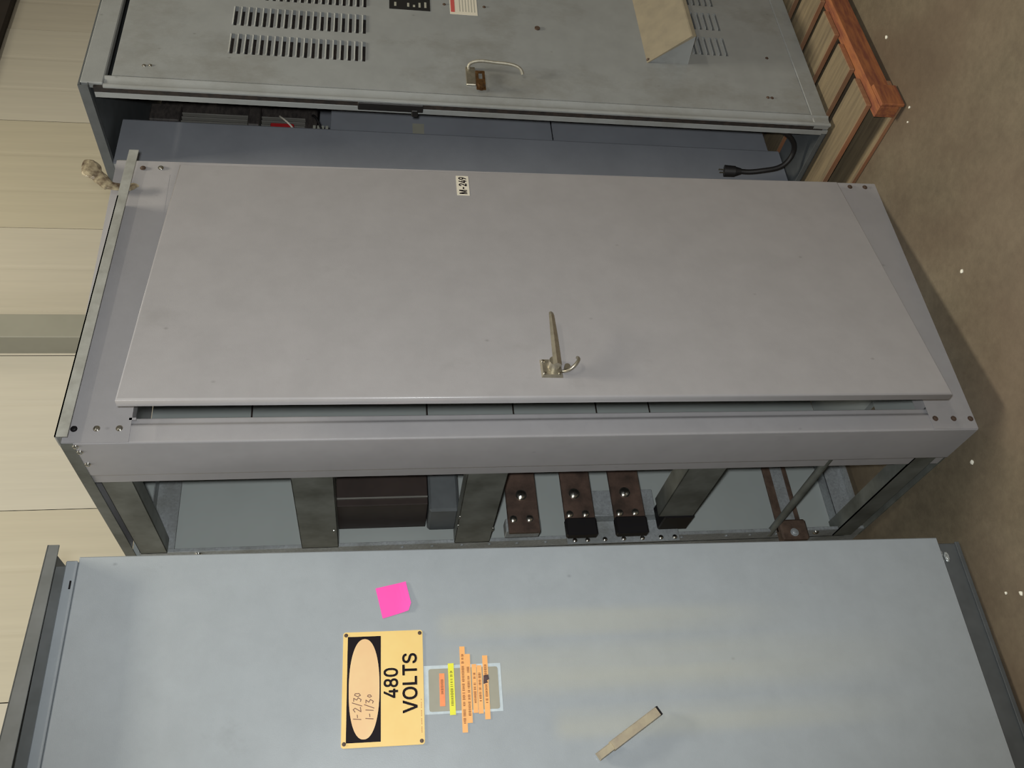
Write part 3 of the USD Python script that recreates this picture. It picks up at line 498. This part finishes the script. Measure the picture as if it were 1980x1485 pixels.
# plates, screws, handle
npl = obj('nameplate', bx((0.447, -0.001, 1.278), (0.592, 0.0, 1.411)), plate_blk, far, label='black nameplate with pale print')
pr = random.Random(2)
obj('nameplate_print', cat_(*[bx((x, -0.0014, z), (x + pr.uniform(0.008, 0.03), -0.001, z + 0.007)) for z in (1.290, 1.309, 1.327, 1.346, 1.366, 1.388) for x in (0.462, 0.505, 0.545) if pr.random() > 0.3]), palegrey, npl)
wl = obj('caution_label', bx((0.441, -0.0006, 1.122), (0.57, 0.0, 1.213)), white, far, label='white label with a red edge')
obj('label_header', bx((0.452, -0.001, 1.197), (0.57, -0.0006, 1.210)), redp, wl)
obj('label_print', cat_(*[bx((0.456, -0.0009, 1.130 + k * 0.0098), (0.456 + pr.uniform(0.07, 0.11), -0.0006, 1.1325 + k * 0.0098)) for k in range(6)]), palegrey, wl)
for x, z, m in ((0.099, 2.123, chrome), (0.101, 2.106, chrome), (0.119, 0.187, rust), (0.118, 0.173, rust), (0.32, 0.143, rust), (0.489, 1.231, rust), (0.490, 1.098, rust)):
    bolt('screw', (x, 0.0, z), (0, -1, 0), 0.0042, far, mat=m, h=0.003)
obj('lock_hole', cyl((0.395, 0.0, 0.927), (0.395, -0.004, 0.927), 0.009, 16), rust, far, smooth=40)
hb = obj('handle_plate', bx((0.092, -0.006, 1.146), (0.176, 0.0, 1.176), 0.002), steel, far, label='metal handle plate')
obj('handle_lever', tube(curve([(0.166, -0.004, 1.166), (0.170, -0.020, 1.164), (0.172, -0.030, 1.145), (0.170, -0.032, 1.09), (0.163, -0.032, 1.03), (0.156, -0.026, 1.008), (0.146, -0.012, 0.998)], 30), 0.0048, 10), steel_dull, hb, smooth=50)
obj('hasp', cat_(front(sbox(0.064, 1.118, 0.150, 1.147).difference(sbox(0.112, 1.126, 0.140, 1.138)).buffer(-0.002).buffer(0.002), -0.010, 0.003), cyl((0.078, -0.006, 1.132), (0.078, -0.026, 1.132), 0.012, 14)), brass, hb, smooth=35, label='brown tarnished hasp')

# power cord hanging in the open side of the far cabinet
def fpt(x, y, z): return tuple(fO + fR @ np.array([x, y, z]))
cord = thing('power_cord', 'black power cord with a plug hanging inside the far cabinet', 'power cord', tuple(fO), fR)
cp = curve([(0.060, 0.07, 0.150), (0.050, 0.11, 0.075), (0.043, 0.16, 0.052), (0.025, 0.20, 0.075), (0.018, 0.22, 0.130), (0.022, 0.235, 0.180), (0.028, 0.24, 0.215)], 40)
obj('cable', tube(cp, 0.0085, 10), rubber, cord, smooth=50)
obj('plug', cat_(cyl((0.0275, 0.24, 0.212), (0.031, 0.245, 0.232), 0.010, 14, 0.017), cyl((0.031, 0.245, 0.232), (0.037, 0.25, 0.268), 0.0185, 14, 0.020), bx((0.024, 0.232, 0.238), (0.046, 0.268, 0.262), 0.006)), rubber, cord, smooth=40)
for dx in (-0.007, 0.007):
    obj('plug_blade', bx((0.037 + dx - 0.001, 0.249, 0.266), (0.037 + dx + 0.001, 0.253, 0.286)), steel, cord)

# ================================================================== flakes on the floor
wflake = surf('white_paint_flake', (230, 228, 216), 0.5, var=0.05)
for (x, y, s), lab in zip(((0.393, -0.178, 0.0065), (1.232, -0.300, 0.006), (-0.061, 0.07, 0.007), (-0.42, 0.086, 0.007), (0.955, -0.262, 0.004), (0.925, -0.232, 0.0035), (-0.401, 0.137, 0.004)),
        ('white paint flake alone on the floor in front of the middle cabinet door', 'white paint flake on the floor beside the orange pallet front', 'white paint flake by the near foot of the middle cabinet', 'largest white paint flake in front of the near cabinet',
         'white paint flake at the corner of the pallet', 'tiny white paint flake between the pallet and the middle cabinet', 'tiny white paint flake near the foot of the near cabinet')):
    a = rng.uniform(0, 6.28, 1)[0]; t = np.linspace(0, 2 * np.pi, 7, endpoint=False) + a; rr = s * rng.uniform(0.7, 1.1, 7)
    m = hull([(x + r * math.cos(q), y + r * math.sin(q), z) for r, q in zip(rr, t) for z in (0.0, 0.0025)] + [(x, y, 0.004)])
    tag(obj('paint_flake', m, wflake), lab, 'paint flake')
